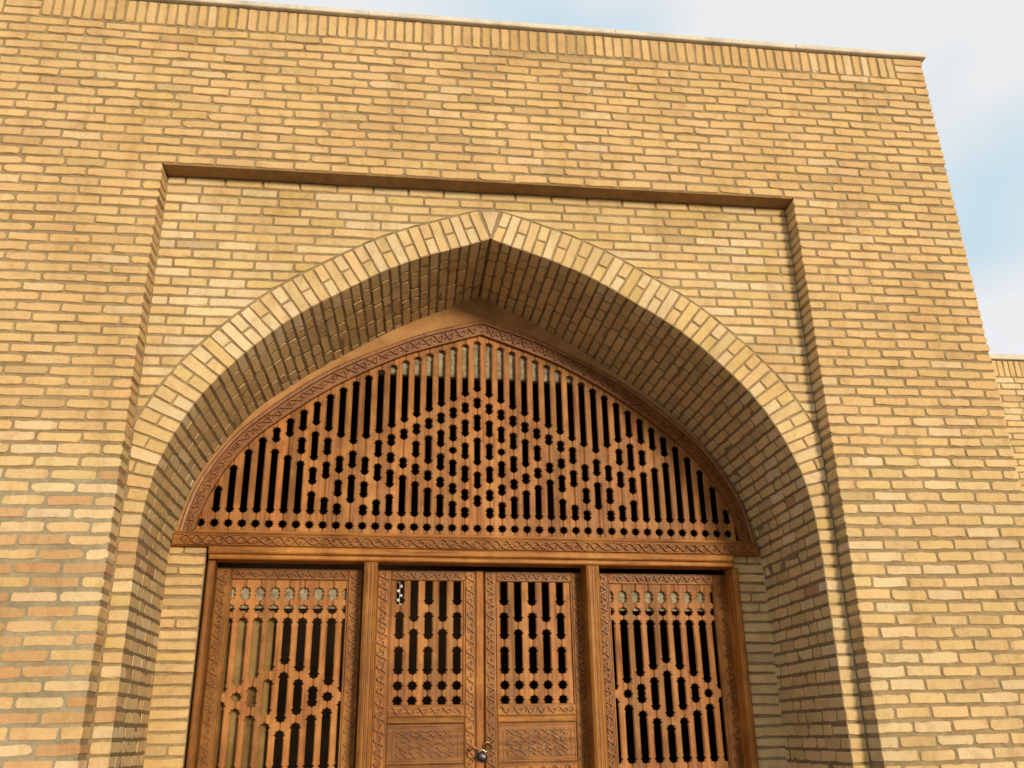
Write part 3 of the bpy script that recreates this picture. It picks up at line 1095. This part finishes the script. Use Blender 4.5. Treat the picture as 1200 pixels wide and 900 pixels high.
def lattice(parent, xs, holes, xa, xb, z0, z1, y):
    P = [column_profile(h, .0275, SRD) for h in holes]
    X = [xa] + list(xs) + [xb]
    Q = [None] + P + [None]
    for i in range(len(X) - 1):
        if X[i + 1] - X[i] < .012: continue
        slat(parent, X[i], Q[i], X[i + 1], Q[i + 1], z0, z1, y)

YD = .150
DK = 1.0148          # measured 10 cm nearer: same sight lines, deeper plane
def dx(x): return -.60 + (x + .60) * DK
def leaf(x0, x1, lx0, lx1, cols, lock_side):
    x0, x1, lx0, lx1 = (dx(q) for q in (x0, x1, lx0, lx1)); cols = [dx(q) for q in cols]
    D = empty('door_leaf', (0, 0, 0), W)
    ztop = 2.706
    stile(D, x0, lx0, .06, ztop, YD); stile(D, lx1, x1, .06, ztop, YD)
    rail(D, lx0 + .001, lx1 - .001, 2.632, ztop, YD)
    odd = [(2.432 + GAP, 2.78), (2.188 + GAP, 2.432 - GAP), (1.944 + GAP, 2.188 - GAP), (1.893 - SRD, 1.893 + SRD), (1.792 - SRD, 1.792 + SRD)]
    even = [(2.312 + GAP, 2.78), (1.944 + GAP, 2.312 - GAP), (1.893 - SRD, 1.893 + SRD), (1.792 - SRD, 1.792 + SRD)]
    LA = empty('lattice_panel', (0, 0, 0), D)
    lattice(LA, cols, [odd if i % 2 == 0 else even for i in range(5)], lx0 + .001, lx1 - .001, 1.765, 2.640, YD + .014)
    for xx in (lx0 + .006, lx1 - .006):
        MB().ribbon([(xx, 1.765), (xx, 2.63)], .014, .018, YD + .014).build('glazing_bead', M_WOODV, LA)
    rail(D, lx0 + .001, lx1 - .001, 1.685, 1.764, YD)
    MB().bbox(lx0 + .001, lx1 - .001, YD - .004, YD + .05, 1.640, 1.684, .008).build('rail', M_WOODH, D)
    carved_panel(D, lx0 + .001, lx1 - .001, 1.375, 1.639, YD)
    rail(D, lx0 + .001, lx1 - .001, 1.270, 1.374, YD)
    carved_panel(D, lx0 + .001, lx1 - .001, .30, 1.269, YD)
    rail(D, lx0 + .001, lx1 - .001, .06, .299, YD)
    return D
L1 = leaf(-.752, -.030, -.650, -.112, [-.583, -.4805, -.3755, -.272, -.1675], 1)
L2 = leaf(.034, .778, .118, .690, [.178, .283, .389, .493, .602], -1)
MB().bbox(-.0285, .0325, .126, .20, .06, 2.706, .010).build('meeting_strip', M_WOODV, L1)

def side_panel(x0, lx0, lx1, x1, cols):
    x0, x1, lx0, lx1 = (dx(q) for q in (x0, x1, lx0, lx1)); cols = [dx(q) for q in cols]
    D = empty('side_panel', (0, 0, 0), W)
    ztop = 2.706
    stile(D, x0, lx0, .06, ztop, YD, amp=.026); stile(D, lx1, x1, .06, ztop, YD, amp=.026)
    rail(D, lx0 + .001, lx1 - .001, 2.625, ztop, YD)
    LA = empty('lattice_panel', (0, 0, 0), D)
    holes = []
    two = {4: (2.015, 1.635), 3: (1.968, 1.683), 5: (1.968, 1.683), 2: (1.921, 1.734), 6: (1.921, 1.734), 1: (1.874, 1.777), 7: (1.874, 1.777), 0: (1.826, 1.826), 8: (1.826, 1.826)}
    for i in range(9):
        b1, b2 = two[i]
        h = [(2.478, 2.580), (2.420 - SRD, 2.420 + SRD), (b1 + GAP, 2.366)]
        if b1 != b2:
            h.append((b2 + GAP, b1 - GAP) if b1 - b2 > .11 else ((b1 + b2) / 2 - SRD, (b1 + b2) / 2 + SRD))
        h += [(1.325 + GAP, b2 - GAP), (1.272 - SRD, 1.272 + SRD)]
        holes.append(h)
    X = [lx0 + .001] + list(cols) + [lx1 - .001]
    P = [column_profile(h, .0285, SRD) for h in holes]
    # the outermost columns are cut in half by the frame
    for i in range(8):
        slat(LA, cols[i], P[i], cols[i + 1], P[i + 1], 1.215, 2.634, YD + .014)
    for xx in (lx0 + .004, lx1 - .004):
        MB().ribbon([(xx, 1.215), (xx, 2.626)], .016, .020, YD + .018).build('glazing_bead', M_WOODV, LA)
    rail(D, lx0 + .001, lx1 - .001, 1.120, 1.214, YD)
    carved_panel(D, lx0 + .001, lx1 - .001, .30, 1.119, YD)
    rail(D, lx0 + .001, lx1 - .001, .06, .299, YD)
    return D
side_panel(-1.884, -1.772, -.956, -.856, [-1.768 + .1012 * i for i in range(9)])
side_panel(.883, .975, 1.815, 1.944, [.982 + .1032 * i for i in range(9)])

# things just behind the screen
for (xa, xb) in ((-1.80, -.93), (.96, 1.84)):
    MB().bbox(xa, xb, .195, .23, 2.428, 2.70, .006).build('whitewashed_board', M_PALE, W)
MB().bbox(-1.84, -1.47, .255, .29, .08, 2.425, .006).build('inner_shutter', M_SHUT, W)
MB().bbox(-2.2, 2.2, -.02, .22, 0.004, .058, .008).build('threshold', M_WOODH, W)

# --- ring pulls (fixed to the leaves) and the padlock between them
def torus_vf(c, r, t, ax, a0=0.0, a1=2 * math.pi, n=22, m=8):
    v, f = [], []
    closed = abs(a1 - a0 - 2 * math.pi) < 1e-6
    k = n if closed else n + 1
    for i in range(k):
        a = a0 + (a1 - a0) * i / n
        d = ax[0] * math.cos(a) + ax[1] * math.sin(a)
        nn_ = ax[0].cross(ax[1])
        for j in range(m):
            b = 2 * math.pi * j / m
            v.append(tuple(c + d * (r + t * math.cos(b)) + nn_ * t * math.sin(b)))
    for i in range(k if closed else k - 1):
        for j in range(m):
            i2, j2 = (i + 1) % k, (j + 1) % m
            f.append((i * m + j, i2 * m + j, i2 * m + j2, i * m + j2))
    return v, f
def ball_vf(c, rx, ry, rz, n=12, m=8):
    v, f = [], []
    for i in range(m + 1):
        t = math.pi * i / m
        for j in range(n):
            a = 2 * math.pi * j / n
            v.append((c[0] + rx * math.sin(t) * math.cos(a), c[1] + ry * math.sin(t) * math.sin(a), c[2] + rz * math.cos(t)))
    for i in range(m):
        for j in range(n):
            f.append((i * n + j, (i + 1) * n + j, (i + 1) * n + (j + 1) % n, i * n + (j + 1) % n))
    return v, f
for D, x, z in ((L1, -.070, 1.470), (L2, .072, 1.500)):
    m = MB()
    m.add(*ball_vf((x, .142, z), .016, .010, .016))
    m.add(*torus_vf(Vector((x, .128, z - .002)), .009, .0035, (Vector((0, 1, 0)), Vector((0, 0, 1)))))
    m.build('staple', M_BRASS, D, True)
m = MB().add(*torus_vf(Vector((-.052, .120, 1.448)), .036, .0042, (Vector((.94, -.2, .2)).normalized(), Vector((-.15, -.25, .95)).normalized())))
m.build('ring_pull', M_BRASS, L1, True)
m = MB().add(*torus_vf(Vector((.050, .118, 1.482)), .030, .0060, (Vector((.8, -.2, .55)).normalized(), Vector((-.5, -.3, .8)).normalized())))
m.build('ring_pull', M_BRASS, L2, True)

PL = put_back(empty('padlock'))
tag(PL, 'small dark steel padlock closing the double doors between two ring pulls', 'padlock')
m = MB()
# rounded body, turned a little
nb, hb = 20, 6
v, f = [], []
ang = -.45
ca, sa = math.cos(ang), math.sin(ang)
prof_b = [(.60, -.015), (.92, -.012), (1.0, -.005), (1.0, .005), (.92, .012), (.60, .015)]
for (sc_, dy) in prof_b:
    for j in range(nb):
        a = 2 * math.pi * j / nb
        ex = math.copysign(abs(math.cos(a)) ** .6, math.cos(a)) * .036 * sc_
        ez = math.copysign(abs(math.sin(a)) ** .6, math.sin(a)) * .027 * sc_
        v.append((.012 + ex * ca - ez * sa, -.004 + .098 + dy, 1.418 + ex * sa + ez * ca))
for i in range(hb - 1):
    for j in range(nb): f.append((i * nb + j, i * nb + (j + 1) % nb, (i + 1) * nb + (j + 1) % nb, (i + 1) * nb + j))
f += [tuple(range(nb))[::-1], tuple(range((hb - 1) * nb, hb * nb))]
mesh_obj('lock_body', v, f, M_IRON, PL, True)
m = MB().add(*torus_vf(Vector((.012, .096, 1.440)), .024, .0048, (Vector((math.cos(.1), 0, math.sin(.1))), Vector((-math.sin(.1), 0, math.cos(.1)))), -.25, math.pi + .25))
m.build('shackle', plain('steel_shackle', (.35, .34, .33), .25, 1.0), PL, True)

# --- white beads hanging behind the first opening of the left leaf
BS = put_back(empty('bead_string'))
tag(BS, 'string of white beads behind the top left opening of the left door leaf', 'beads')
for i in range(6):
    MB().add(*ball_vf((-.583 + (.0125 if i % 2 else -.0125) , .213, 2.632 - i * .034), .0115, .008, .0115)).build('bead', M_BEAD, BS, True)
MB().box(-.5840, -.5820, .2145, .2155, 2.44, 2.70).build('cord', M_BEAD, BS)

# ------------------------------------------------------------------ the lower wing to the right, standing further back
WY = 3.4
S = empty('side_wing_wall', (5.0, WY, 0))
tag(S, 'lower yellow brick wall set back behind the right corner of the gateway', 'wall')
OFF = Matrix.Translation((-5.0, -WY, 0))
x0, x1, zt = 3.72, 9.5, 5.565
core = MB().box(x0 - 5, x1 - 5, .010, .8, 0, zt - .002).build('wall_core', M_MORTAR, S)
SW = Brickwork(core, 'brick', 300, OFF)
z, i = zt - .218, 0
while z > .02:
    c = .0775
    for (a, b) in split_row(x0 + (.0 if i % 2 else -.13), x1, None, None, R):
        M = at((a + b) / 2, WY + U(-.002, .003), z - c / 2 + U(-.0015, .0015), U(-.007, .007))
        SW.std(M, b - a, c - .0125 + U(-.003, .002), tint('panel', R))
    z -= c; i += 1
sol = empty('soldier_course', (0, 0, 0), S)
SS = Brickwork(sol, 'soldier_brick', 300, OFF)
x = x0 + .02
while x < x1 - .08:
    w = .0625 + U(-.004, .004)
    SS.poly(at(x + w / 2, WY + U(-.002, .003), zt - .109, U(-.02, .02)), rect(w, .20), .07, tint('panel', R))
    x += w + .0115
for q in (SW, SS):
    q.build()
for i in range(3):
    a = x0 + i * 1.93
    MB().bbox(a + .001 - 5, a + 1.93 - .001 - 5, -.03, .85, zt + .001, zt + .070, .006).build('coping_slab', M_COPING, S)
